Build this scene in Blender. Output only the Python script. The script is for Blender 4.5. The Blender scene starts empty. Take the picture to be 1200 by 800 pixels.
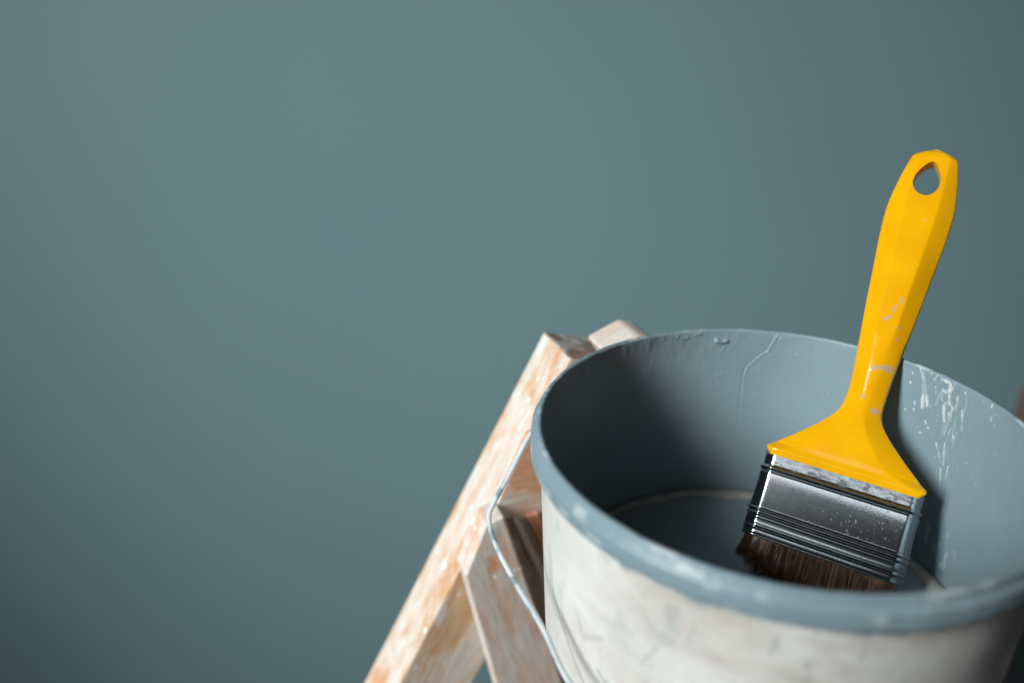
import bpy, bmesh, math, random
import numpy as np
from mathutils import Vector, Matrix

random.seed(7); rng = np.random.default_rng(11)
sc = bpy.context.scene
S = 0.76                      # plan units (bucket radius 0.14) to metres
R_ = math.radians

# ------------------------------------------------------------------ camera
cam_d = bpy.data.cameras.new('camera'); cam = bpy.data.objects.new('camera', cam_d)
sc.collection.objects.link(cam); sc.camera = cam
cam.location = (-0.1585*S, -0.4121*S, 0.2398*S)
cam.rotation_euler = (R_(90-24.29), 0, 0)
cam_d.sensor_width = 36; cam_d.lens = 28.5
cam_d.clip_start = 0.01; cam_d.clip_end = 50
cam_d.dof.use_dof = True; cam_d.dof.focus_distance = 0.535*S
cam_d.dof.aperture_fstop = 3.1; cam_d.dof.aperture_blades = 0

# ------------------------------------------------------------------ light
w = bpy.data.worlds.new('World'); sc.world = w; w.use_nodes = True
bg = w.node_tree.nodes['Background']; bg.inputs[0].default_value = (0.62, 0.56, 0.46, 1); bg.inputs[1].default_value = 0.008

def area(name, loc, target, size, sizey, power, color, spread=180):
    d = bpy.data.lights.new(name, 'AREA'); d.shape = 'RECTANGLE'; d.size = size; d.size_y = sizey
    d.energy = power; d.color = color; d.spread = R_(spread)
    o = bpy.data.objects.new(name, d); sc.collection.objects.link(o)
    o.location = loc
    o.rotation_euler = (Vector(target)-Vector(loc)).to_track_quat('-Z', 'Y').to_euler()
    return o
KD = 3.5
area('window_light', (-0.755*KD, -0.484*KD, 0.44*KD), (0.36, 0.99, -0.70), 0.62, 1.60, 21.2, (0.93, 0.985, 1.0), 50)
# much dimmer light added behind the camera for highlights on steel and yellow plastic
area('added_rear_light', (-0.409*2.6, -0.776*2.6, 0.494*2.6), (0.05, 0.04, -0.05), 1.15, 0.42, 2.3, (0.95, 0.98, 1.0))

sc.view_settings.view_transform = 'Standard'; sc.view_settings.look = 'None'
sc.view_settings.gamma = 1; sc.view_settings.exposure = 0.0
sc.cycles.max_bounces = 8

# ------------------------------------------------------------------ helpers
def props(o, label=None, cat=None, group=None, kind=None):
    if label: o['label'] = label
    if cat: o['category'] = cat
    if group: o['group'] = group
    if kind: o['kind'] = kind
    return o
def thing(name, loc, label, cat, group=None):
    o = bpy.data.objects.new(name, None); sc.collection.objects.link(o)
    o.location = Vector(loc)*S; o.empty_display_size = 0.03
    return props(o, label, cat, group)
def link(name, me, mat, parent=None, loc=(0, 0, 0)):
    o = bpy.data.objects.new(name, me); sc.collection.objects.link(o)
    if mat: me.materials.append(mat)
    if parent: o.parent = parent
    o.location = Vector(loc)*S
    return o
def mesh(name, verts, faces, smooth=True):
    v = np.asarray(verts, dtype=np.float64)*S
    me = bpy.data.meshes.new(name)
    me.from_pydata(v.tolist(), [], faces if isinstance(faces, list) else faces.tolist()); me.update()
    if smooth: me.polygons.foreach_set('use_smooth', [True]*len(me.polygons))
    bm = bmesh.new(); bm.from_mesh(me); bmesh.ops.recalc_face_normals(bm, faces=bm.faces); bm.to_mesh(me); bm.free()
    return me
def grid_mesh(name, P, wrap=True):
    """P: rows x cols x 3, quads, wrapped along the columns"""
    n, m = P.shape[:2]
    me = bpy.data.meshes.new(name)
    me.vertices.add(n*m); me.vertices.foreach_set('co', (P*S).reshape(-1).astype(np.float32))
    i = np.arange(n-1)[:, None]; j = np.arange(m if wrap else m-1)[None]
    j2 = (j+1) % m
    F = np.stack([i*m+j, i*m+j2, (i+1)*m+j2, (i+1)*m+j], -1).reshape(-1, 4)
    nf = len(F)
    me.loops.add(nf*4); me.polygons.add(nf)
    me.loops.foreach_set('vertex_index', F.reshape(-1).astype(np.int32))
    me.polygons.foreach_set('loop_start', np.arange(0, nf*4, 4, dtype=np.int32))
    me.polygons.foreach_set('use_smooth', np.ones(nf, dtype=bool))
    me.update(calc_edges=True)
    return me
def bevel(o, width, seg=2, angle=35):
    b = o.modifiers.new('bevel', 'BEVEL'); b.width = width*S; b.segments = seg
    b.limit_method = 'ANGLE'; b.angle_limit = R_(angle); b.harden_normals = False
    return o
def loft(sections, caps=True):
    n = len(sections); m = len(sections[0])
    V = [tuple(p) for s in sections for p in s]
    F = [(i*m+j, i*m+(j+1) % m, (i+1)*m+(j+1) % m, (i+1)*m+j) for i in range(n-1) for j in range(m)]
    if caps:
        F.append(tuple(range(m))); F.append(tuple((n-1)*m+j for j in range(m)))
    return V, F
def tube(pts, r, seg=12, caps=True):
    pts = [Vector(p) for p in pts]; secs = []
    up = Vector((0, 0, 1))
    prev = None
    for i, p in enumerate(pts):
        t = (pts[min(i+1, len(pts)-1)]-pts[max(i-1, 0)]).normalized()
        if prev is None:
            a = t.orthogonal().normalized()
        else:
            a = (prev-t*prev.dot(t)).normalized()
        prev = a; b = t.cross(a)
        rr = r[i] if hasattr(r, '__len__') else r
        secs.append([p+a*math.cos(2*math.pi*k/seg)*rr+b*math.sin(2*math.pi*k/seg)*rr for k in range(seg)])
    return loft(secs, caps)
def catmull(P, n=12):
    P = [Vector(p) for p in P]; out = []
    Q = [P[0]*2-P[1]]+P+[P[-1]*2-P[-2]]
    for i in range(1, len(Q)-2):
        for k in range(n):
            t = k/n; a, b, c, d = Q[i-1:i+3]
            out.append(0.5*((2*b)+(c-a)*t+(2*a-5*b+4*c-d)*t*t+(3*b-a-3*c+d)*t**3))
    out.append(P[-1]); return out
def vnoise(x, y, seed=0):
    """smooth value noise on arrays"""
    r = np.random.default_rng(seed).random((256, 256))
    xi = np.floor(x).astype(int); yi = np.floor(y).astype(int); fx = x-xi; fy = y-yi
    fx = fx*fx*(3-2*fx); fy = fy*fy*(3-2*fy)
    g = lambda a, b: r[a % 256, b % 256]
    return (g(xi, yi)*(1-fx)+g(xi+1, yi)*fx)*(1-fy)+(g(xi, yi+1)*(1-fx)+g(xi+1, yi+1)*fx)*fy
def fbm(x, y, seed=0, o=4):
    s = 0; a = 0.5
    for k in range(o):
        s = s+a*vnoise(x*2**k, y*2**k, seed+k); a *= 0.5
    return s
def sstep(a, b, x):
    t = np.clip((x-a)/(b-a), 0, 1); return t*t*(3-2*t)

# ------------------------------------------------------------------ materials
class N:
    def __init__(self, name, rough=0.5, metal=0.0):
        m = bpy.data.materials.new(name); m.use_nodes = True
        self.m = m; self.t = m.node_tree; self.b = self.t.nodes['Principled BSDF']
        self.b.inputs['Roughness'].default_value = rough; self.b.inputs['Metallic'].default_value = metal
        self.co = self.t.nodes.new('ShaderNodeTexCoord')
    def n(self, kind, **kw):
        x = self.t.nodes.new(kind)
        for k, v in kw.items():
            if k in x.inputs.keys(): x.inputs[k].default_value = v
            else: setattr(x, k, v)
        return x
    def l(self, a, b): self.t.links.new(a, b)
    def mapping(self, scale=(1, 1, 1), rot=(0, 0, 0), loc=(0, 0, 0)):
        mp = self.n('ShaderNodeMapping'); mp.inputs['Scale'].default_value = scale
        mp.inputs['Rotation'].default_value = rot; mp.inputs['Location'].default_value = loc
        self.l(self.co.outputs['Object'], mp.inputs[0]); return mp.outputs[0]
    def noise(self, scale, vec=None, detail=4, rough=0.55, dist=0.0):
        x = self.n('ShaderNodeTexNoise'); x.inputs['Scale'].default_value = scale
        x.inputs['Detail'].default_value = detail; x.inputs['Roughness'].default_value = rough
        x.inputs['Distortion'].default_value = dist
        self.l(vec if vec is not None else self.co.outputs['Object'], x.inputs['Vector']); return x.outputs[0]
    def ramp(self, f, stops):
        x = self.n('ShaderNodeValToRGB'); e = x.color_ramp.elements
        while len(e) < len(stops): e.new(0.5)
        for q, (p, c) in zip(e, stops):
            q.position = p; q.color = tuple(c)+(1,) if hasattr(c, '__len__') else (c, c, c, 1)
        self.l(f, x.inputs[0]); return x.outputs[0]
    def mix(self, f, a, b):
        x = self.n('ShaderNodeMix', data_type='RGBA')
        for s, v in ((0, f), (6, a), (7, b)):
            if hasattr(v, 'is_linked') or hasattr(v, 'links'): self.l(v, x.inputs[s])
            elif s == 0: x.inputs[0].default_value = v
            else: x.inputs[s].default_value = tuple(v)+(1,)
        return x.outputs[2]
    def math(self, op, a, b=0.0, clamp=False):
        x = self.n('ShaderNodeMath', operation=op); x.use_clamp = clamp
        for s, v in ((0, a), (1, b)):
            if hasattr(v, 'links'): self.l(v, x.inputs[s])
            else: x.inputs[s].default_value = v
        return x.outputs[0]
    def color(self, c):
        if hasattr(c, 'links'): self.l(c, self.b.inputs['Base Color'])
        else: self.b.inputs['Base Color'].default_value = tuple(c)+(1,)
    def rough(self, f): self.l(f, self.b.inputs['Roughness'])
    def bump(self, f, strength=0.2, dist=0.001):
        x = self.n('ShaderNodeBump'); x.inputs['Strength'].default_value = strength; x.inputs['Distance'].default_value = dist
        self.l(f, x.inputs['Height'])
        if self.b.inputs['Normal'].is_linked:
            self.l(self.b.inputs['Normal'].links[0].from_socket, x.inputs['Normal'])
        self.l(x.outputs[0], self.b.inputs['Normal'])
    def attr(self, name):
        x = self.n('ShaderNodeAttribute', attribute_name=name)
        s = self.n('ShaderNodeSeparateColor'); self.l(x.outputs['Color'], s.inputs[0]); return s.outputs

PAINT = (0.235, 0.335, 0.375)

def m_bucket():
    k = N('bucket_plastic', 0.42)
    at = k.attr('marks')                      # R pale splash, G dark scuffs and lines, B blue paint coverage
    blot = k.ramp(k.noise(14, detail=5), [(0.35, (0.187, 0.260, 0.295)), (0.65, (0.220, 0.300, 0.336))])
    # bare exterior: off-white plastic, smears of paint and brown dirt
    smear = k.ramp(k.noise(22, k.mapping((1, 1, 0.6)), 6, 0.6), [(0.38, (0.755, 0.74, 0.695)), (0.68, (0.63, 0.62, 0.575))])
    dirt = k.ramp(k.noise(17, k.mapping((1, 1, 2.2), loc=(3, 1, 0)), 6, 0.65), [(0.47, 0.0), (0.74, 0.62)])
    sx = k.n('ShaderNodeSeparateXYZ'); k.l(k.co.outputs['Object'], sx.inputs[0])
    side = k.ramp(k.math('MULTIPLY_ADD', sx.outputs[0], 4.0), [(0.0, 0.22), (0.35, 1.0)])
    outer = k.mix(k.math('MULTIPLY', dirt, side), smear, (0.33, 0.23, 0.16))
    base = k.mix(at[2], outer, blot)
    base = k.mix(at[1], base, (0.16, 0.20, 0.22))
    base = k.mix(at[0], base, (0.54, 0.585, 0.575))
    k.color(base)
    k.rough(k.ramp(k.noise(40, detail=4), [(0.3, 0.30), (0.7, 0.52)]))
    k.bump(k.noise(420, detail=3), 0.12, 0.0004)
    k.bump(k.noise(60, k.mapping((1, 1, 0.45)), 4), 0.22, 0.0012)
    return k.m
def m_wall():
    k = N('wall_paint', 0.75)
    k.color(k.ramp(k.noise(1.9, detail=5), [(0.32, (0.136, 0.221, 0.240)), (0.5, (0.140, 0.226, 0.242)), (0.68, (0.144, 0.231, 0.243))]))
    k.bump(k.noise(260, detail=3), 0.2, 0.001)
    return k.m
def m_wood(name, seed, orange, pale, white_amt, rough=0.6):
    k = N(name, rough)
    v = k.mapping((0.16, 1, 1), loc=(seed*3.1, seed*1.7, seed))       # grain runs along local X
    grain = k.noise(150, v, 6, 0.6, 0.3)
    wood = k.mix(k.ramp(grain, [(0.35, 0.0), (0.65, 1.0)]), orange, pale)
    deep = tuple(c*f for c, f in zip(orange, (1.05, 0.80, 0.62)))
    wood = k.mix(k.ramp(k.noise(11, k.mapping((0.6, 1, 1), loc=(seed*2, seed, 4)), 4), [(0.44, 0.0), (0.60, 0.70)]), wood, deep)
    fine = k.ramp(k.noise(420, v, 3), [(0.42, 1.0), (0.58, 0.0)])
    big = k.noise(26, k.mapping((0.45, 1, 1), loc=(seed, 0, seed*2.3)), 5, 0.6)
    cov = k.ramp(big, [(0.56-white_amt*0.25, 0.0), (0.63-white_amt*0.25, 0.92)])
    cov = k.math('MULTIPLY', cov, k.ramp(k.noise(95, k.mapping((0.3, 1, 1), loc=(seed*5, 0, 0)), 5), [(0.30, 0.25), (0.55, 1.0)]))
    col = k.mix(cov, wood, (0.67, 0.64, 0.59))
    col = k.mix(k.math('MULTIPLY', fine, 0.16), col, (0.25, 0.15, 0.09))
    spots = k.ramp(k.noise(70, k.mapping((0.8, 1, 1), loc=(0, seed, 9)), 2), [(0.675, 0.0), (0.70, 0.9)])
    col = k.mix(spots, col, (0.86, 0.86, 0.84))
    k.color(col)
    k.bump(grain, 0.35, 0.0012); k.bump(cov, 0.3, 0.0008)
    return k.m
def m_plain(name, col, rough=0.5, var=0.12, scale=60, bump=0.1, metal=0.0):
    k = N(name, rough, metal)
    c2 = tuple(min(1, c*(1+var)) for c in col); c1 = tuple(c*(1-var) for c in col)
    k.color(k.ramp(k.noise(scale), [(0.3, c1), (0.7, c2)]))
    k.bump(k.noise(scale*5), bump, 0.0005)
    return k.m
def m_handle():
    k = N('yellow_plastic', 0.30)
    at = k.attr('marks')
    base = k.mix(k.ramp(k.noise(45, detail=4), [(0.35, 0.0), (0.7, 1.0)]), (0.77, 0.350, 0.002), (0.84, 0.420, 0.003))
    edge = k.noise(260, detail=4, rough=0.7)
    msk = k.ramp(k.math('ADD', at[0], k.math('MULTIPLY', k.math('SUBTRACT', edge, 0.5), 0.9)), [(0.47, 0.0), (0.56, 1.0)])
    sp = k.ramp(k.noise(330, detail=2), [(0.735, 0.0), (0.75, 1.0)])
    base = k.mix(k.math('MULTIPLY', sp, 0.45), base, (0.55, 0.5, 0.35))
    k.color(k.mix(k.math('MULTIPLY', msk, 0.62), base, (0.42, 0.37, 0.29)))
    k.rough(k.ramp(k.noise(120, detail=4), [(0.3, 0.09), (0.7, 0.17)]))
    k.b.inputs['Specular IOR Level'].default_value = 0.5
    k.b.inputs['Subsurface Weight'].default_value = 0.12
    k.b.inputs['Subsurface Radius'].default_value = (0.004, 0.002, 0.0004)
    k.b.inputs['Subsurface Scale'].default_value = 0.6
    k.bump(k.noise(90, detail=3), 0.10, 0.0006); k.bump(msk, 0.08, 0.0003)
    return k.m
def m_ferrule():
    k = N('ferrule_steel', 0.24, 1.0)
    at = k.attr('marks')                      # R dried paint on the top band, G shade painted on the right side
    scr = k.noise(300, k.mapping((0.25, 1, 1)), 4, 0.6)
    k.color(k.mix(k.ramp(scr, [(0.35, 0.0), (0.65, 1.0)]), (0.49, 0.54, 0.57), (0.52, 0.57, 0.595)))
    k.rough(k.ramp(k.noise(500, detail=2), [(0.3, 0.165), (0.7, 0.175)]))
    blot = k.noise(240, k.mapping((0.6, 1.2, 1)), 4, 0.6)
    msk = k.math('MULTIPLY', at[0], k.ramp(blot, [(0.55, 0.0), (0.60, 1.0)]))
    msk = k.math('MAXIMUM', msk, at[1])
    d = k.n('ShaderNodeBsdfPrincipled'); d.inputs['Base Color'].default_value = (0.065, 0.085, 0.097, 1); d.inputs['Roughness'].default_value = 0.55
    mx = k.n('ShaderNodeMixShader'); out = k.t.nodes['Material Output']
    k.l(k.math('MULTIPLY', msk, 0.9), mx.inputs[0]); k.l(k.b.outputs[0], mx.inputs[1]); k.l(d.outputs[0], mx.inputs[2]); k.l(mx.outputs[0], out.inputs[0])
    k.bump(k.noise(1500, detail=2), 0.06, 0.0003); k.bump(k.noise(1100, detail=1), 0.05, 0.0003)
    k.bump(k.math('MULTIPLY', at[0], k.noise(200, k.mapping((0.6, 1, 1)), 5)), 0.05, 0.0005)
    return k.m

M_bucket = m_bucket(); M_wall = m_wall(); M_handle = m_handle(); M_ferrule = m_ferrule()
M_wire = m_plain('painted_wire', (0.60, 0.66, 0.68), 0.4, 0.25, 90)
def m_wire():
    k = N('bail_wire', 0.6)
    k.color(k.ramp(k.noise(75, detail=3), [(0.42, (0.56, 0.59, 0.59)), (0.56, (0.47, 0.52, 0.55)), (0.62, (0.17, 0.25, 0.29))]))
    k.bump(k.noise(300), 0.3, 0.0006); return k.m
M_wire = m_wire()
M_paint = m_plain('leftover_paint', (0.24, 0.305, 0.315), 0.30, 0.08, 30, 0.08)
M_crust = m_plain('dried_paint', (0.40, 0.385, 0.34), 0.7, 0.2, 80, 0.4)
M_speck = m_plain('paint_speck', (0.20, 0.235, 0.25), 0.12, 0.2, 90)
M_bristle = m_plain('bristle', (0.075, 0.032, 0.009), 0.42, 0.4, 200)
M_floor = m_plain('floor_concrete', (0.20, 0.20, 0.19), 0.8, 0.15, 6)
W_rail = m_wood('wood_rail', 1.0, (0.58, 0.31, 0.155), (0.63, 0.46, 0.29), 0.50)
W_end = m_wood('wood_end_grain', 9.0, (0.24, 0.17, 0.13), (0.36, 0.30, 0.26), 0.3)
W_brace = m_wood('wood_brace', 2.3, (0.68, 0.33, 0.17), (0.74, 0.52, 0.36), 0.85)
W_board = m_wood('wood_board', 4.1, (0.66, 0.31, 0.17), (0.68, 0.40, 0.25), 0.25)
W_dark = m_wood('wood_dark', 5.7, (0.66, 0.42, 0.25), (0.70, 0.54, 0.38), 0.8)

# ------------------------------------------------------------------ setting
FL = -1.85
me = mesh('wall', [(-4, 1.3, FL), (4, 1.3, FL), (4, 1.3, 2.6), (-4, 1.3, 2.6), (-4, 1.45, FL), (4, 1.45, FL), (4, 1.45, 2.6), (-4, 1.45, 2.6)],
          [(0, 1, 2, 3), (7, 6, 5, 4), (3, 2, 6, 7), (0, 3, 7, 4), (1, 5, 6, 2), (0, 4, 5, 1)], False)
props(link('wall', me, M_wall), kind='structure')
me = mesh('floor', [(-4, -3, FL), (4, -3, FL), (4, 1.3, FL), (-4, 1.3, FL)], [(0, 1, 2, 3)], False)
props(link('floor', me, M_floor), kind='structure')

# ------------------------------------------------------------------ bucket
RI, DP = 0.1405, 0.137                  # inner radius at the rim, depth of the paint
SL = (RI-0.1351)/DP
HB = 0.150                              # full height
bucket = thing('paint_bucket', (0, 0, -HB), 'round plastic paint bucket with grey-blue painted rim and scuffed white outside', 'bucket')

fine = np.arange(-28, 196, 0.125); coarse = np.arange(196, 332, 0.5)
TH = np.concatenate([fine, coarse]); m = len(TH)
zi = np.linspace(-DP-0.006, -0.0012, 250)
rows = [('i', z) for z in zi]
lip = [(RI+0.0004, -0.0005), (RI+0.0011, 0.0), (RI+0.0022, 0.0001), (RI+0.0033, -0.0003), (RI+0.0038, -0.0012), (RI+0.0040, -0.0028),
       (RI+0.0044, -0.0042), (RI+0.0056, -0.0050), (RI+0.0066, -0.0058), (RI+0.0070, -0.0072), (RI+0.0072, -0.010), (RI+0.0073, -0.013),
       (RI+0.0073, -0.0148), (RI+0.0069, -0.0160), (RI+0.0058, -0.0165), (RI+0.0038, -0.0163), (RI+0.0024, -0.0166), (RI+0.0019, -0.0180)]
zo = np.linspace(-0.020, -HB+0.003, 130)
ro = lambda z: RI+0.0018+z*SL
nr = len(zi)+len(lip)+len(zo)+3
RR = np.zeros(nr); ZZ = np.zeros(nr); k = 0
RR[:len(zi)] = RI+zi*SL; ZZ[:len(zi)] = zi; k = len(zi)
RR[k:k+len(lip)] = [p[0] for p in lip]; ZZ[k:k+len(lip)] = [p[1] for p in lip]; kl = k; k += len(lip)
RR[k:k+len(zo)] = ro(zo); ZZ[k:k+len(zo)] = zo; ko = k; k += len(zo)
RR[k:] = [ro(-HB)-0.0012, ro(-HB)-0.004, 0.0005]; ZZ[k:] = [-HB+0.001, -HB, -HB]
T, Z = np.meshgrid(TH, ZZ); Rg = np.repeat(RR[:, None], m, 1)
white = np.zeros_like(T); dark = np.zeros_like(T); blue = np.zeros_like(T)
disp = np.zeros_like(T)                  # + = towards the axis on the inside
U = T*math.pi/180*0.14
inner = np.zeros(nr, bool); inner[:len(zi)] = True
def stroke(poly, width, rowsel, wn=0.35, seed=0):
    """distance-based mask 0..1 of a polyline given in (degrees, z)"""
    P = [(math.radians(a)*0.14, z) for a, z in poly]
    r0, r1 = rowsel
    u = U[r0:r1]; z = Z[r0:r1]
    best = np.full(u.shape, 1e9); 
    for (x0, y0), (x1, y1) in zip(P[:-1], P[1:]):
        dx, dy = x1-x0, y1-y0; L2 = dx*dx+dy*dy+1e-12
        t = np.clip(((u-x0)*dx+(z-y0)*dy)/L2, 0, 1)
        best = np.minimum(best, np.hypot(u-x0-t*dx, z-y0-t*dy))
    wv = width*(1+wn*(vnoise(u*520+seed*17, z*380, 5+seed)-0.5)*2)
    return best, wv
ir = (0, len(zi)); orr = (ko, ko+len(zo))
def add_max(A, r, v): A[r[0]:r[1]] = np.maximum(A[r[0]:r[1]], v)
# broad unevenness of the coat, stronger near the rim
nearrim = np.exp(Z[:len(zi)]/0.020)
lump = fbm(U[:len(zi)]*55, Z[:len(zi)]*38, 3)-0.47
drag = fbm(U[:len(zi)]*170, Z[:len(zi)]*45, 9)-0.47
dab = fbm(U[:len(zi)]*230-Z[:len(zi)]*120, Z[:len(zi)]*130+U[:len(zi)]*60, 13)-0.47
leftish = 0.30+0.70*sstep(80, 94, T[:len(zi)])
disp[:len(zi)] += 0.0010*lump*(0.25+nearrim)+(0.0008*drag+0.0011*np.maximum(dab, -0.02))*nearrim*leftish
fade = sstep(-0.0006, -0.004, Z[:len(zi)])
crease = [(73.6, -0.0005), (74.45, -0.0019), (75.65, -0.0091), (76.68, -0.0157), (78.34, -0.0192), (80.4, -0.0247), (81.82, -0.0295), (82.49, -0.0354), (82.53, -0.0452), (82.41, -0.0583), (82.0, -0.075)]
crease = [(float(q[0]), float(q[1])) for q in catmull([(a, z*500, 0) for a, z in crease], 5)]
crease = [(a+random.uniform(-.10, .10), z/500) for a, z in crease]
d, wv = stroke(crease, 0.0008, ir); hgt = np.clip(1+(Z[:len(zi)]+0.03)/0.07, 0.15, 1)
brk = 0.35+0.9*fbm(U[:len(zi)]*300, Z[:len(zi)]*120, 15)
disp[:len(zi)] += 0.00050*np.exp(-(d/0.0008)**2)*np.clip(1.15+(Z[:len(zi)]+0.02)/0.035, 0.12, 1.1)*brk
d2, _ = stroke([(a+0.6, z) for a, z in crease], 0.001, ir)
disp[:len(zi)] -= 0.0003*np.exp(-(d2/0.0012)**2)*hgt*brk
for poly, hh, wd in (([(95.59, -0.0015), (98.46, -0.003), (100.65, -0.0045), (102.35, -0.006), (104.97, -0.0035)], 0.0009, 0.0011),
                     ([(89.42, -0.0124), (90.41, -0.0175), (91.42, -0.0225)], 0.0004, 0.0010),
                     ([(88.95, -0.036), (91.34, -0.0373), (94.28, -0.0378)], 0.0004, 0.0012),
                     ([(85.5, -0.004), (86.2, -0.011), (87.4, -0.016)], 0.0003, 0.0010),
                     ([(100, -0.010), (99.3, -0.016)], 0.0003, 0.0013)):
    d, wv = stroke(poly, wd, ir); disp[:len(zi)] += 0.55*hh*np.exp(-(d/(wd*0.8))**2)*sstep(0.35, 0.6, fbm(U[:len(zi)]*260, Z[:len(zi)]*200, 17))*1.2
d, wv = stroke([(92.3, -0.0085), (91.5, -0.0094)], 0.0014, ir, 0.6); disp[:len(zi)] += 0.0022*np.exp(-(d/0.0013)**2)
d, wv = stroke([(90.7, -0.0098), (89.2, -0.0090)], 0.0014, ir, 0.6); disp[:len(zi)] += 0.0019*np.exp(-(d/0.0011)**2)
splashes = [[(33.57, -0.001), (31.81, -0.0106), (30.68, -0.027)], [(31.38, -0.0117), (29.24, -0.0253)], [(28.74, -0.0009), (29.36, -0.0055)], [(28.55, -0.0094), (28.07, -0.0136)],
 [(26.91, -0.0028), (25.04, -0.0023), (23.98, -0.0057), (24.7, -0.0089), (26.11, -0.0097)], [(24.13, -0.0082), (23.63, -0.0154), (22.07, -0.0182), (22.52, -0.0228), (22.33, -0.0268)],
 [(26.43, -0.0109), (25.79, -0.0165), (24.54, -0.0173)], [(24.69, -0.0199), (23.62, -0.0297)], [(21.65, -0.0083), (21.24, -0.0141), (21.79, -0.0195)], [(19.25, -0.0162), (17.89, -0.0285)],
 [(19.98, -0.0032), (18.97, -0.0081)], [(21.08, -0.0313), (21.61, -0.0433), (20.18, -0.0586)], [(18.67, -0.0572), (18.24, -0.0657)], [(20.23, -0.0333), (19.4, -0.0394)],
 [(24.13, -0.0467), (23.2, -0.0504)], [(30.47, -0.0007), (30.6, -0.0014)], [(11.3, -0.0014), (11.2, -0.0032)], [(10.3, -0.0095), (10.2, -0.0115)], [(28.89, -0.0355), (28.41, -0.0374)],
 [(33.21, -0.0258), (32.75, -0.0277)], [(29.64, -0.0455), (29.13, -0.0452)], [(22.72, -0.0514), (21.5, -0.058)], [(20.64, -0.0617), (19.25, -0.0748)], [(35.69, -0.0066), (35.42, -0.0079)],
 [(35.79, -0.0131), (35.41, -0.0143)], [(35.18, -0.0337), (35.11, -0.0345)], [(32.85, -0.0311), (32.76, -0.032)], [(27.63, -0.0394), (27.23, -0.0399)]]
for i, sp in enumerate(splashes):
    L = sum(math.hypot((a1-a0)*0.00244, z1-z0) for (a0, z0), (a1, z1) in zip(sp[:-1], sp[1:]))
    wd = (0.00145 if i in (0, 4, 5, 7) else 0.0010 if L > 0.006 else 0.00065) 
    if i in (11, 12, 21, 22): wd = 0.00055
    d, wv = stroke(sp, wd, ir, 0.65, i)
    mk = 1-sstep(0.35, 1.25, d/wv)
    if L > 0.004: mk = mk*(0.35+0.65*sstep(0.32, 0.56, fbm(U[:len(zi)]*420+i, Z[:len(zi)]*260, 23)))
    amt = 0.9 if i in (0, 1, 4, 5, 6, 7, 9, 16, 28, 24) else 0.65
    add_max(white, ir, mk*amt); disp[:len(zi)] += 0.0006*mk
# random flecks all over the inside; a smear low on the right
for i in range(95):
    a = rng.uniform(2, 150); z = -rng.uniform(0.002, 0.12); s = rng.uniform(0.00018, 0.00042)
    if i < 35: a = rng.uniform(8, 36); z = -rng.uniform(0.0, 0.085)
    d = np.hypot(U[:len(zi)]-math.radians(a)*0.14, (Z[:len(zi)]-z)*0.6)
    mk = 1-sstep(s*0.6, s*1.2, d); add_max(white, ir, mk*rng.uniform(0.35, 0.9)); disp[:len(zi)] += 0.0002*mk
ui, zzi, ti = U[:len(zi)], Z[:len(zi)], T[:len(zi)]
sm = sstep(0.55, 0.68, fbm(ui*260, zzi*120, 21))*sstep(24, 18, ti)*sstep(6, 12, ti)*sstep(-0.095, -0.11, zzi)
add_max(white, ir, 0.45*sm)
st = sstep(0.56, 0.70, fbm(ui*420, zzi*60, 31))*sstep(36, 30, ti)*sstep(15, 20, ti)*sstep(-0.075, -0.04, zzi)
add_max(white, ir, 0.28*st)
st = sstep(0.62, 0.72, fbm(ui*300, zzi*200, 41))*sstep(0.0075, 0.001, -zzi)*sstep(50, 58, ti)*sstep(80, 70, ti)
add_max(white, ir, 0.7*st)
for sp in ([(139.6, -0.007), (138.9, -0.0125)], [(138.2, -0.0075), (138.0, -0.0125)], [(136.0, -0.0060), (135.2, -0.0110)]):
    d, wv = stroke(sp, 0.0006, ir, 0.6); add_max(white, ir, 0.25*(1-sstep(0.4, 1.3, d/wv)))
disp[:len(zi)] *= fade
blue[:len(zi)] = 1
# lip
ul = U[kl:ko]; zl = Z[kl:ko]
blue[kl:ko] = 1
lw = sstep(0.54, 0.70, fbm(ul*85, zl*240, 51))*0.55
white[kl:ko] = lw
# the outer edge runs a little uneven under the paint
disp[kl:ko] -= 0.0009*(fbm(ul*90, zl*90, 61)-0.47)
nick = sstep(0.60, 0.8, fbm(U[:ko]*240, Z[:ko]*60, 71))
# outside wall: paint has run a little below the rim
uo = U[ko:ko+len(zo)]; zz = Z[ko:ko+len(zo)]
edge = -0.0205-0.0070*(fbm(uo*45, zz*10, 81)-0.35)-0.0025*sstep(0.62, 0.95, vnoise(uo*110, zz*0, 83))
blue[ko:ko+len(zo)] = sstep(-0.0042, 0.0030, zz-edge+0.004*(fbm(uo*420, zz*260, 87)-0.47))
sm2 = sstep(0.56, 0.68, fbm(uo*70+7, zz*55, 91))*0.55*sstep(-0.10, -0.03, zz)
blue[ko:ko+len(zo)] = np.maximum(blue[ko:ko+len(zo)], sm2*0.5)
blue[ko+len(zo):] = 0
def norm360(p): return [((a+360) if a < -28 else a, z) for a, z in p]
for sp, wd, am in (([(-171, -0.078), (-165, -0.092), (-157, -0.110), (-148, -0.130)], 0.0009, 0.65),  # dark line slanting down the left of the outside wall
                   ([(-144, -0.107), (-137, -0.118)], 0.0011, 0.6),
                   ([(-168, -0.066), (-166, -0.084)], 0.0032, 0.30), ([(-160, -0.080), (-159, -0.098)], 0.002, 0.2)):
    d, wv = stroke(norm360(sp), wd, orr, 0.4); add_max(dark, orr, am*(1-sstep(0.5, 1.5, d/wv)))
for sp, wd, am in (([(-158, -0.070), (-163, -0.095), (-166, -0.11)], 0.0025, 0.5),):
    d, wv = stroke(norm360(sp), wd, orr, 0.4); add_max(white, orr, am*(1-sstep(0.5, 1.5, d/wv)))
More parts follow.
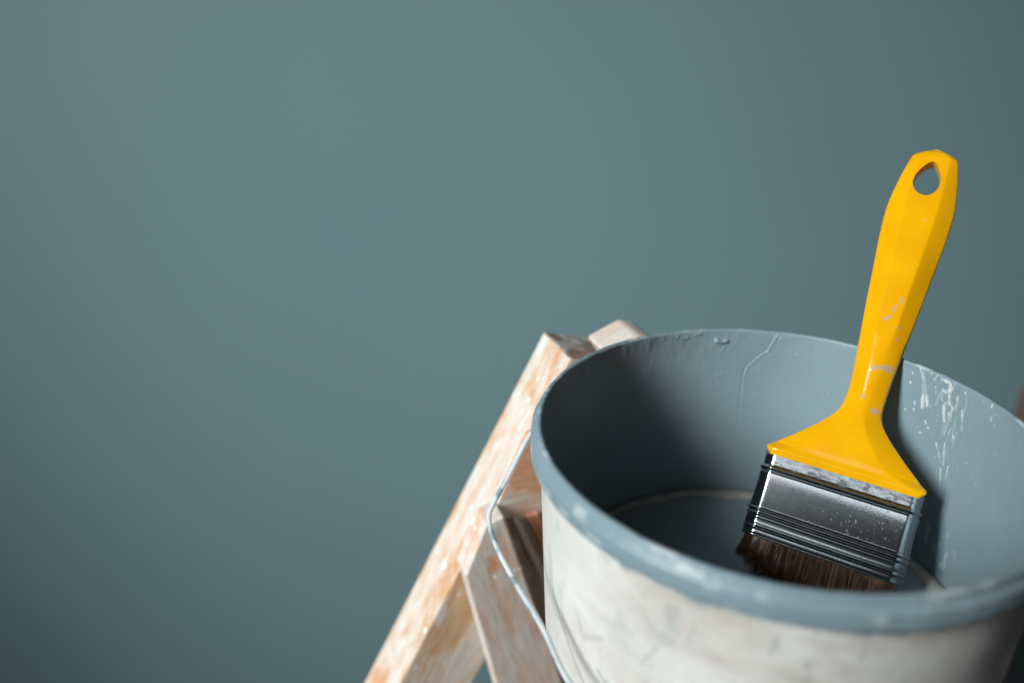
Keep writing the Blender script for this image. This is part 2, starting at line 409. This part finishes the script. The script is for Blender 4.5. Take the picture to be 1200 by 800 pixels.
for i in range(60):                       # scuffs and wiped-off paint on the outside
    a = rng.uniform(-175, -30); z = rng.uniform(-0.128, -0.022); L = rng.uniform(0.003, 0.022); an_ = rng.normal(1.3, 0.5)
    q = norm360([(a, z), (a+math.degrees(L*math.cos(an_)/0.14), z-L*math.sin(an_))])
    if (q[0][0] > 180) != (q[1][0] > 180): continue
    cs = slice(int(np.searchsorted(TH, min(q[0][0], q[1][0])-4)), int(np.searchsorted(TH, max(q[0][0], q[1][0])+4)))
    U_, Z_ = U, Z; U = U_[:, cs]; Z = Z_[:, cs]
    wd = rng.uniform(0.0004, 0.0022); d, wv = stroke(q, wd, orr, 0.6, i)
    mk = (1-sstep(0.4, 1.4, d/wv))*rng.uniform(0.08, 0.32)
    U, Z = U_, Z_
    A = (dark, blue, blue, white)[i % 4]; A[orr[0]:orr[1], cs] = np.maximum(A[orr[0]:orr[1], cs], mk)
sgn = np.where(np.arange(nr)[:, None] < kl, -1.0, -1.0)
Rg = Rg+sgn*disp
Rg[-1] = 0.0005
Zg = Z.copy()
wob = 0.00035*(fbm(TH[None]*0.30, TH[None]*0+1.0, 99)-0.47)*2
Zg[:ko] += wob*np.exp(-np.abs(Zg[:ko])/0.004)
P = np.stack([Rg*np.cos(np.radians(T)), Rg*np.sin(np.radians(T)), Zg+HB], -1)
me = grid_mesh('bucket_body', P)
ca = me.color_attributes.new('marks', 'FLOAT_COLOR', 'POINT')
ca.data.foreach_set('color', np.stack([white, dark, blue, np.ones_like(blue)], -1).reshape(-1).astype(np.float32))
body = link('bucket_body', me, M_bucket, bucket)
if body.data.polygons[0].normal.dot(Vector((math.cos(R_(-28)), math.sin(R_(-28)), 0))) > 0:
    me.flip_normals()

# inside floor of the bucket
def disc(r, z, n=96):
    V = [(0, 0, z)]+[(r*math.cos(2*math.pi*i/n), r*math.sin(2*math.pi*i/n), z) for i in range(n)]
    return V, [(0, 1+i, 1+(i+1) % n) for i in range(n)]
V, F = disc(0.1345, HB-DP-0.005)
link('bucket_bottom', mesh('bucket_bottom', V, F), M_bucket, bucket)
# dried crust ring at the paint line
secs = []
for i in range(360):
    a = 2*math.pi*i/360; wv = 0.0100*(1+0.35*math.sin(a*9+1)*math.sin(a*5)+random.uniform(-.1, .1)); h = 0.0012
    r1 = 0.1346
    prof = [(r1, -0.0006), (r1-0.0002, h), (r1-wv*0.5, h*0.8), (r1-wv, 0.0002), (r1-wv, -0.0006)]
    secs.append([(r*math.cos(a), r*math.sin(a), z+HB-DP) for r, z in prof])
V = [p for s in secs for p in s]; F = []
for i in range(360):
    for j in range(5):
        a, b = i*5, ((i+1) % 360)*5; F.append((a+j, a+(j+1) % 5, b+(j+1) % 5, b+j))
link('dried_paint_ring', mesh('dried_paint_ring', V, F), M_crust, bucket)
# ears and bail
def ear(theta):
    a = R_(theta); c = Vector((math.cos(a), math.sin(a), 0)); t = Vector((-math.sin(a), math.cos(a), 0))
    secs = []
    for rr, off in ((0.0002, 0.1480), (0.0065, 0.1480), (0.0085, 0.1465), (0.0090, 0.1403)):
        secs.append([tuple(c*off+t*rr*math.cos(k*math.pi/12)+Vector((0, 0, HB-0.0265+rr*math.sin(k*math.pi/12)))) for k in range(24)])
    V, F = loft(secs); link('bail_ear', mesh('bail_ear', V, F), M_bucket, bucket)
ear(171); ear(9)
half = [(-0.1400, 0.0290, -0.0180), (-0.1475, 0.0200, -0.0187), (-0.1606, 0.0080, -0.0404), (-0.1700, 0.0000, -0.0553), (-0.1725, -0.0060, -0.0625), (-0.1675, -0.0200, -0.0720), (-0.1560, -0.0400, -0.0828),
        (-0.1415, -0.0636, -0.0930), (-0.1275, -0.0900, -0.1067), (-0.100, -0.120, -0.122), (-0.055, -0.146, -0.135)]
full = half+[(0, -0.155, -0.139)]+[(-x, y, z) for x, y, z in half[::-1]]
V, F = tube([p+Vector((0, 0, HB)) for p in catmull(full, 8)], 0.0016, 14)
link('bail_handle', mesh('bail_handle', V, F), M_wire, bucket)

# leftover paint
V, F = disc(0.1340, 0.0, 128)
pnt = link('leftover_paint', mesh('leftover_paint', V, F), M_paint, None, (0, 0, -DP))
props(pnt, 'dark grey-blue leftover paint lying in the bottom of the bucket', 'paint')

# ------------------------------------------------------------------ paintbrush
KS = 0.985
A0 = Vector((0.066, 0.05305, -0.06632)); camp = Vector((-0.1585, -0.4121, 0.2398))
ax = Vector((0.325, 0.49592, 0.80526)).normalized(); wx = Vector((0.8701, -0.49041, -0.04915)); wx = (wx-ax*wx.dot(ax)).normalized()
nx = wx.cross(ax)                                     # towards the camera
HT = 0.0088                                           # half thickness of the ferrule
org = camp+(A0-camp)*KS-nx*HT
brush = thing('paintbrush', org, 'flat paintbrush with yellow plastic handle standing in the bucket', 'paintbrush')
brush.matrix_world = Matrix.Translation(org*S) @ Matrix((wx, ax, nx)).transposed().to_4x4() @ Matrix.Scale(1/KS, 4)   # local x = width, y = up the handle, z = to the viewer

prof = np.array([(-0.0030, .0470), (0.0, .0497), (0.0012, .0505), (0.0032, .0504), (.0055, .0470), (.009, .0432), (.0145, .0368), (.0205, .0303), (.0262, .0245), (.031, .0200), (.0350, .0168), (.039, .0144), (.044, .0128), (.050, .0123),
                 (.0577, .0122), (.071, .0130), (.085, .0142), (.0985, .0153), (.12, .0172), (.135, .0183), (.151, .0195), (.165, .0207), (.1765, .0213), (.189, .0215), (.199, .0205), (.208, .0191), (.216, .0177), (.223, .0160), (.2288, .0145),
                 (.2305, .0128), (.2335, .0070), (.2355, .0016)])
thk = np.array([(-0.003, .0100), (-0.0008, .0106), (.0008, .0113), (.004, .0110), (.012, .0117), (.02, .0114), (.035, .0090), (.045, .0074), (.052, .0070), (.085, .0085), (.10, .0088), (.15, .0089), (.19, .0078), (.215, .0062), (.229, .0050), (.2325, .0040), (.235, .0022)])
fct = np.array([(-0.003, .90), (.001, .86), (.004, .68), (.01, .50), (.025, .34), (.035, .24), (.042, .20), (.05, .22), (.07, .28), (.10, .40), (.15, .46), (.19, .50), (.22, .60), (.235, .7)])
edg = np.array([(-0.003, .9), (.0015, .85), (.006, .60), (.018, .52), (.03, .36), (.04, .38), (.10, .28), (.15, .14), (.20, .28), (.23, .55), (.235, .7)])
from_s = lambda tab, s: float(np.interp(s, tab[:, 0], tab[:, 1]))
def smooth_tab(tab, s, h=0.0022):
    if s < 0.007 or s > 0.226: return from_s(tab, s)
    return float(np.mean([from_s(tab, s+d) for d in np.linspace(-h, h, 7)]))
def chaikin(P, r):
    out = []
    for i in range(len(P)):
        a = np.array(P[i]); b = np.array(P[(i+1) % len(P)]); out += [a+(b-a)*r, b-(b-a)*r]
    return out
ss = np.unique(np.concatenate([np.linspace(-0.003, 0.006, 16), np.linspace(0.006, 0.226, 300), np.linspace(0.226, 0.2355, 22)]))
secs = []
for s in ss:
    wd = smooth_tab(prof, s); t = smooth_tab(thk, s, .004); f = wd*smooth_tab(fct, s, .004); e = t*smooth_tab(edg, s, .004)
    cx = 0.0012*sstep(0.03, 0.06, s)
    if s < 0.06:            # hollows either side of the raised Y in the flare
        pass
    oc = [(wd, -e), (wd, e), (f, t), (-f, t), (-wd, e), (-wd, -e), (-f, -t), (f, -t)]
    pl = chaikin(chaikin(oc, 0.07+0.14*float(sstep(.030, .045, s)*sstep(.105, .085, s))), 0.28); pl = chaikin(pl, 0.27)
    pl = np.array(pl+[pl[0]]); q = np.concatenate([[0], np.cumsum(np.hypot(*np.diff(pl, axis=0).T))])
    u = np.linspace(0, q[-1], 150, endpoint=False)
    secs.append([(float(a)+cx, float(s), float(b)) for a, b in zip(np.interp(u, q, pl[:, 0]), np.interp(u, q, pl[:, 1]))])
V, F = loft(secs)
hm = mesh('handle', V, F)
hole = [(0.0012, 0.2268), (0.0062, 0.2200), (0.0098, 0.2095), (0.0075, 0.2015), (0.0012, 0.1978), (-0.0062, 0.2012), (-0.0096, 0.2085), (-0.0062, 0.2190)]
hp = [(0.0012+(a-0.0012)*0.96, b) for a, b in hole]
for _ in range(3): hp = chaikin(hp, 0.25)
cv, cf = loft([[(float(p[0]), float(p[1]), -0.02) for p in hp], [(float(p[0]), float(p[1]), 0.02) for p in hp]])
tmp1 = link('handle_raw', hm, None); tmp2 = link('hole_cutter', mesh('hole_cutter', cv, cf), None)
bo = tmp1.modifiers.new('hole', 'BOOLEAN'); bo.operation = 'DIFFERENCE'; bo.object = tmp2; bo.solver = 'EXACT'
bvm = tmp1.modifiers.new('edge', 'BEVEL'); bvm.width = 0.0011*S; bvm.segments = 3; bvm.limit_method = 'ANGLE'; bvm.angle_limit = R_(50)
dg = bpy.context.evaluated_depsgraph_get()
hm2 = bpy.data.meshes.new_from_object(tmp1.evaluated_get(dg)); hm2.name = 'handle'
bpy.data.objects.remove(tmp1); bpy.data.objects.remove(tmp2)
hm2.polygons.foreach_set('use_smooth', [True]*len(hm2.polygons))
hm2.materials.clear()
# dried paint marks on the handle: (x, s, rx, rs, strength)
co = np.zeros(len(hm2.vertices)*3); hm2.vertices.foreach_get('co', co); co = co.reshape(-1, 3)/S
mk = np.zeros(len(co))
for x, s, rx, rs, am in ((0.0030, .1150, .0040, .0110, .62), (0.0010, .1085, .0040, .0050, .62), (0.0035, .1140, .0030, .0085, .5), (0.0058, .1215, .0018, .0060, .8), (-.001, .1065, .0026, .0030, .6), (.009, .1030, .0018, .0035, .7), (.0100, .0955, .0020, .0030, .7),
                         (.0065, .0735, .0095, .0030, 1.0), (.010, .0745, .0055, .0042, 1.0), (.0005, .0720, .0034, .0032, 1.0), (-.0010, .0520, .0024, .0026, 1.0), (.0085, .0445, .0048, .0034, 1.0),
                         (-.008, .084, .0008, .0008, 1), (-.0075, .0805, .0006, .0006, 1), (-.044, .004, .004, .002, .4), (.03, .0012, .004, .0012, .6)):
    q = 1-np.hypot((co[:, 0]-x)/rx, (co[:, 1]-s)/rs); mk = np.maximum(mk, np.clip(q*1.3, 0, 1)*am)
mk *= (co[:, 2] > 0)
# refine is fine enough only with extra loops, so the mask is stored per point on a subdivided mesh
bm = bmesh.new(); bm.from_mesh(hm2)
bm.to_mesh(hm2); bm.free()
ca = hm2.color_attributes.new('marks', 'FLOAT_COLOR', 'POINT')
ca.data.foreach_set('color', np.stack([mk, mk*0, mk*0, mk*0+1], -1).reshape(-1).astype(np.float32))
handle = link('handle', hm2, M_handle, brush)

# ferrule
def rrect(w_, t_, n=240, pw=None):
    """rounded flat section: flat faces with soft folds into narrow rounded sides"""
    P = []
    fw = w_-0.0056
    pts = [(-fw, t_), (fw, t_), (w_-0.0009, t_*0.50), (w_, 0), (w_-0.0009, -t_*0.50), (fw, -t_), (-fw, -t_), (-w_+0.0009, -t_*0.50), (-w_, 0), (-w_+0.0009, t_*0.50)]
    pl = chaikin(chaikin(pts, 0.035), 0.25)
    # resample evenly
    pl = np.array(pl+[pl[0]]); seg = np.hypot(*np.diff(pl, axis=0).T); cum = np.concatenate([[0], np.cumsum(seg)])
    u = np.linspace(0, cum[-1], n, endpoint=False)
    return np.stack([np.interp(u, cum, pl[:, 0]), np.interp(u, cum, pl[:, 1])], 1)
FS = np.linspace(-0.0007, -0.0590, 240)
def bead(s, c, wd, h): return h*math.exp(-((s-c)/wd)**2)
secs = []; marks = []; side_shade = []
for s in FS:
    o = 0.0
    o += -0.0007*(1/(1+math.exp(-(s+0.0108)/0.0003)))*1.0+0.0007      # the band under the handle is pressed in
    if s > -0.0105: o += 0.06*(s+0.0105)
    o += bead(s, -0.0120, 0.0010, 0.0009)-bead(s, -0.0143, 0.0007, 0.0003)
    pan = 1.0 if -0.0390 < s < -0.0152 else 0.0; o += pan*(6.6 if s > -0.0221 else 2.6)*(s+0.0221)**2+(0.00065 if s <= -0.0390 else 0)
    o += bead(s, -0.0408, 0.0009, 0.0010)+bead(s, -0.0440, 0.0009, 0.0009)
    pan2 = max(0, 1-((s+0.0490)/0.0030)**2); o += 0.0004*pan2
    o += bead(s, -0.0530, 0.0009, 0.0009)+bead(s, -0.0580, 0.0010, 0.0004)
    sec = rrect(0.0502-0.0006*(-s/0.06), HT-0.0002)
    L = np.linalg.norm(sec, axis=1)
    nrm = np.stack([sec[:, 0]*0.2/np.maximum(1e-6, 0.05), sec[:, 1]/HT], 1); nrm /= np.linalg.norm(nrm, axis=1)[:, None]
    dent = 0.00004*(vnoise(sec[:, 0]*120+50, np.full(len(sec), s*150+30), 7)-0.5)+0.00008*(vnoise(sec[:, 0]*18+50, np.full(len(sec), s*40+30), 8)-0.5)
    top = 1.0 if s > -0.0105 else 0.0
    dent = dent+top*0.00004*(vnoise(sec[:, 0]*300+90, np.full(len(sec), s*400+90), 12)-0.5)
    q = sec+nrm*(o+dent)[:, None]
    secs.append([(float(a), float(s), float(b)) for a, b in q])
    side_shade += [0.85*float(sstep(0.0452, 0.0466, float(a))) for a in sec[:, 0]]  # right side darkened in colour to dull its reflection of the lit wall
    marks += [max(top, 0.35*math.exp(-((s+0.0135)/0.0018)**2))]*len(sec)
V, F = loft(secs)
fm = mesh('ferrule', V, F)
ca = fm.color_attributes.new('marks', 'FLOAT_COLOR', 'POINT')
mk = np.array(marks); ca.data.foreach_set('color', np.stack([mk, np.array(side_shade), mk*0, mk*0+1], -1).reshape(-1).astype(np.float32))
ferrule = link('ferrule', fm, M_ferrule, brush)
# dried droplets on the metal, merged: too small to pick apart
V = []; F = []
for i in range(112):
    x = random.gauss(0.012, 0.020) if i < 95 else random.uniform(-.043, .043); s = random.uniform(-0.040, -0.015)
    if i > 95: s = random.uniform(-0.050, -0.003)
    if abs(x) > 0.042: continue
    r = random.choice((0.00022, 0.0003, 0.0003, 0.00045, 0.0006 if i < 95 else 0.0004))
    z0 = HT+0.0004+((6.6 if s > -0.0221 else 2.6)*(s+0.0221)**2 if -0.0390 < s < -0.0152 else 0)
    b = len(V)
    for lv, (rr, zz_) in enumerate(((1.0, 0.0), (0.8, 0.45), (0.35, 0.7))):
        for k in range(8):
            V.append((x+r*rr*math.cos(k*math.pi/4), s+r*rr*1.2*math.sin(k*math.pi/4), z0+r*zz_))
    for lv in range(2):
        for k in range(8): F.append((b+lv*8+k, b+lv*8+(k+1) % 8, b+lv*8+8+(k+1) % 8, b+lv*8+8+k))
    F.append(tuple(b+16+k for k in range(8)))
props(link('paint_specks', mesh('paint_specks', V, F), M_speck, ferrule), kind='stuff')

# bristles: a core and many separate hairs
V, F = [], []
secs = []
BL = -0.096
for s, kw, kt in ((-0.052, .0475, .0078), (-0.060, .0478, .0082), (-0.075, .0478, .0090), (-0.086, .0455, .0078), (BL+0.004, .0420, .0050)):
    sec = rrect(kw, kt, 96)
    secs.append([(float(a), -0.052+(s+0.052)*(1-0.45*float(sstep(0.012, -0.048, a))), float(b)) for a, b in sec])
V, F = loft(secs)
link('bristle_core', mesh('bristle_core', V, F), M_bristle, brush)
V, F = [], []
for i in range(3400):
    u = random.uniform(-1, 1); front = random.random() < 0.62
    x0 = u*0.0476; z0 = (0.0079 if front else -0.0079)*random.uniform(0.75, 1.08)*(1-0.35*abs(u)**6)
    if i % 9 == 0: u = math.copysign(1, u); x0 = math.copysign(0.0480, u); z0 = random.uniform(-.006, .006)
    L = random.uniform(0.030, 0.0420)*(1-0.12*abs(u)**5-0.42*max(0, 0.25-u)/1.25); dx = random.gauss(0, 0.0016)+0.0012*u; dz = random.gauss(0, 0.0010)+(0.0022 if front else -0.0022)
    ck = math.floor(x0/0.0042+0.7*math.sin(x0*70)); cx_ = (ck+0.5)*0.0042
    dx += (cx_-x0)*0.45+0.0016*math.sin(ck*7.3); dz += 0.0012*math.sin(ck*3.1)
    cl = 0.0010*math.sin(x0*900+z0*300); r = random.uniform(0.00010, 0.00018)
    b = len(V); n = 6
    for k in range(n+1):
        t = k/n; px_ = x0+dx*t*t+cl*t; pz = z0+dz*math.sin(t*1.9)*0.9-z0*0.35*t*t; py = -0.0570-L*t; rr = r*(1-0.75*t**2)
        V += [(px_-rr, py, pz), (px_+rr*0.5, py, pz+rr*0.86), (px_+rr*0.5, py, pz-rr*0.86)]
    for k in range(n):
        for j in range(3): F.append((b+k*3+j, b+k*3+(j+1) % 3, b+k*3+3+(j+1) % 3, b+k*3+3+j))
props(link('bristles', mesh('bristles', V, F), M_bristle, brush), kind='stuff')

# ------------------------------------------------------------------ stepladder (A-frame seen from its side)
an = R_(20); tv = Vector((math.sin(an), -math.cos(an), 0)); hv = Vector((math.cos(an), math.sin(an), 0)); dv = -tv
LB = hv*(-0.20)+dv*0.2+Vector((0, 0, FL))
ladder = thing('stepladder', LB, 'worn wooden stepladder with rubbed orange wood and smeared white paint behind the bucket', 'ladder')
def plank(name, poly, c, th, grain, mat, bw=0.0022, label=None, end=None):
    """poly in (h, z) on the plane at depth c, extruded away from the camera; local X follows the grain"""
    g = Vector(grain).normalized(); X = hv*g[0]+Vector((0, 0, 1))*g[1]; Y = hv*(-g[1])+Vector((0, 0, 1))*g[0]; Zv = X.cross(Y)
    o3 = hv*poly[0][0]+Vector((0, 0, poly[0][1]))+dv*c
    B = Matrix((X, Y, Zv)).transposed(); Bi = B.inverted()
    pts = [Bi @ (hv*a+Vector((0, 0, b))+dv*c-o3) for a, b in poly]; dl = Bi @ (dv*th)
    n = len(pts)
    bm = bmesh.new()
    v1 = [bm.verts.new(p*S) for p in pts]; v2 = [bm.verts.new((p+dl)*S) for p in pts]
    bm.faces.new(v1); bm.faces.new(v2[::-1])
    for i in range(n): bm.faces.new((v1[i], v2[i], v2[(i+1) % n], v1[(i+1) % n]))
    bmesh.ops.recalc_face_normals(bm, faces=bm.faces)
    if end is not None:                 # the sawn end shows its darker end grain
        for f in bm.faces:
            if abs((f.calc_center_median()-(v1[end].co+v2[(end+1) % n].co)/2).length) < 0.004: f.material_index = 1
    bmesh.ops.subdivide_edges(bm, edges=[e for e in bm.edges if e.calc_length() > 0.12*S], cuts=14, use_grid_fill=True)
    me = bpy.data.meshes.new(name)
    bm.to_mesh(me); bm.free()
    me.materials.append(mat)
    if end is not None: me.materials.append(W_end)
    o = bpy.data.objects.new(name, me); sc.collection.objects.link(o)
    o.parent = ladder
    o.matrix_local = Matrix.Translation((o3-LB)*S) @ B.to_4x4()
    bevel(o, bw, 3, 30)
    if label: o['label'] = label
    return o
def ext(p, q, zt):                      # continue the line p->q down to height zt
    t = (zt-p[1])/(q[1]-p[1]); return (p[0]+(q[0]-p[0])*t, zt)
# front rail, sloping down to the left
a0 = (-0.0512, -0.0327); a1 = (-0.2039, -0.3215); wv_ = (0.884*0.070, -0.467*0.070)
a0b = (a0[0]+0.058, a0[1]-0.016); a1b = (a1[0]+wv_[0], a1[1]+wv_[1])
b0 = (a0[0]+wv_[0], a0[1]+wv_[1])
plank('front_rail', [a0, ext(a0, a1, FL), ext(b0, a1b, FL), b0, a0b], 0.19, 0.055, (a1[0]-a0[0], a1[1]-a0[1]), W_rail, label='pale rail of the stepladder with white paint smeared on its lit edge', end=4)
# rear rail, cut to fit under the front one, sloping down to the right
B0 = (-0.1311, -0.1536); B1 = (-0.149, -0.1993); B2 = (-0.1238, -0.3255); B3 = (-0.0813, -0.269); B4 = (-0.1155, -0.1490)
plank('rear_rail', [B0, B1, ext(B1, B2, FL), ext((-0.1155, -0.1490), (-0.0813, -0.269), FL), B4], 0.164, 0.0245, (0.25, -0.97), W_brace, label='pinkish rail of the stepladder rubbed with white paint')
# board between the rails, its lower edge above the rear rail
plank('cross_board', [(-0.0885, -0.090), (-0.1200, -0.1615), (-0.118, -0.1640), (-0.06, -0.180), (0.06, -0.180), (0.06, -0.090)], 0.183, 0.0065, (1, 0.0), W_board, label='reddish brown cross board of the stepladder')
plank('back_board', [(-0.060, -0.12), (-0.084, -0.19), (-0.076, -0.45), (0.05, -0.45), (0.05, -0.12)], 0.247, 0.012, (0, 1), W_dark)
plank('inner_brace', [(-0.103, -0.166), (-0.098, -0.166), (-0.050, -0.283), (-0.057, -0.290)], 0.176, 0.012, (0.33, -0.94), W_dark)
plank('inner_brace', [(-0.0915, -0.166), (-0.079, -0.166), (-0.038, -0.255), (-0.050, -0.266)], 0.180, 0.008, (0.33, -0.94), W_board)
plank('top_block', [(-0.0285, -0.0255), (-0.0010, -0.0145), (0.0110, -0.0175), (0.0250, -0.0335), (0.049, -0.064), (-0.003, -0.051), (-0.0187, -0.0406)], 0.160, 0.050, (0.9, 0.3), m_wood('wood_block', 8.2, (0.66, 0.45, 0.34), (0.74, 0.60, 0.50), 1.1), 0.003, 'pale end block of the stepladder beside the bucket rim')

# ------------------------------------------------------------------ stool that carries the bucket (below the picture)
stool = thing('stool', (0.0, -0.0, FL), 'round wooden stool carrying the paint bucket', 'stool')
secs = [[(r*math.cos(k*math.pi/32), r*math.sin(k*math.pi/32), z-FL) for k in range(64)] for r, z in ((0.112, -HB-0.030), (0.118, -HB-0.027), (0.118, -HB-0.004), (0.114, -HB-0.0005))]
V, F = loft(secs); link('seat', mesh('seat', V, F, False), W_dark, stool)
for k in range(4):
    a = math.pi/4+k*math.pi/2; c, s_ = math.cos(a), math.sin(a)
    V, F = tube([(c*0.085, s_*0.085, -HB-0.028-FL), (c*0.12, s_*0.12, -0.6-FL), (c*0.155, s_*0.155, 0)], [0.013, 0.016, 0.012], 12)
    link('leg', mesh('leg', V, F), W_dark, stool)

# ------------------------------------------------------------------ far wooden post, out of focus at the right edge
post = thing('wooden_post', (0.992, 1.1, FL), 'brown wooden post standing blurred before the wall at right', 'post')
V = []; zt = -0.545-FL
for z, e in ((0, 0.0), (zt-0.02, 0.0), (zt, 0.012)):
    V += [(-0.060+e, -0.03+e, z), (0.06-e, -0.03+e, z), (0.06-e, 0.03-e, z), (-0.060+e, 0.03-e, z)]
F = [(0, 3, 2, 1), (8, 9, 10, 11)]+[(l*4+i, l*4+(i+1) % 4, l*4+4+(i+1) % 4, l*4+4+i) for l in range(2) for i in range(4)]
link('shaft', mesh('shaft', V, F, False), m_plain('post_wood', (0.13, 0.075, 0.045), 0.6, 0.2, 20), post)
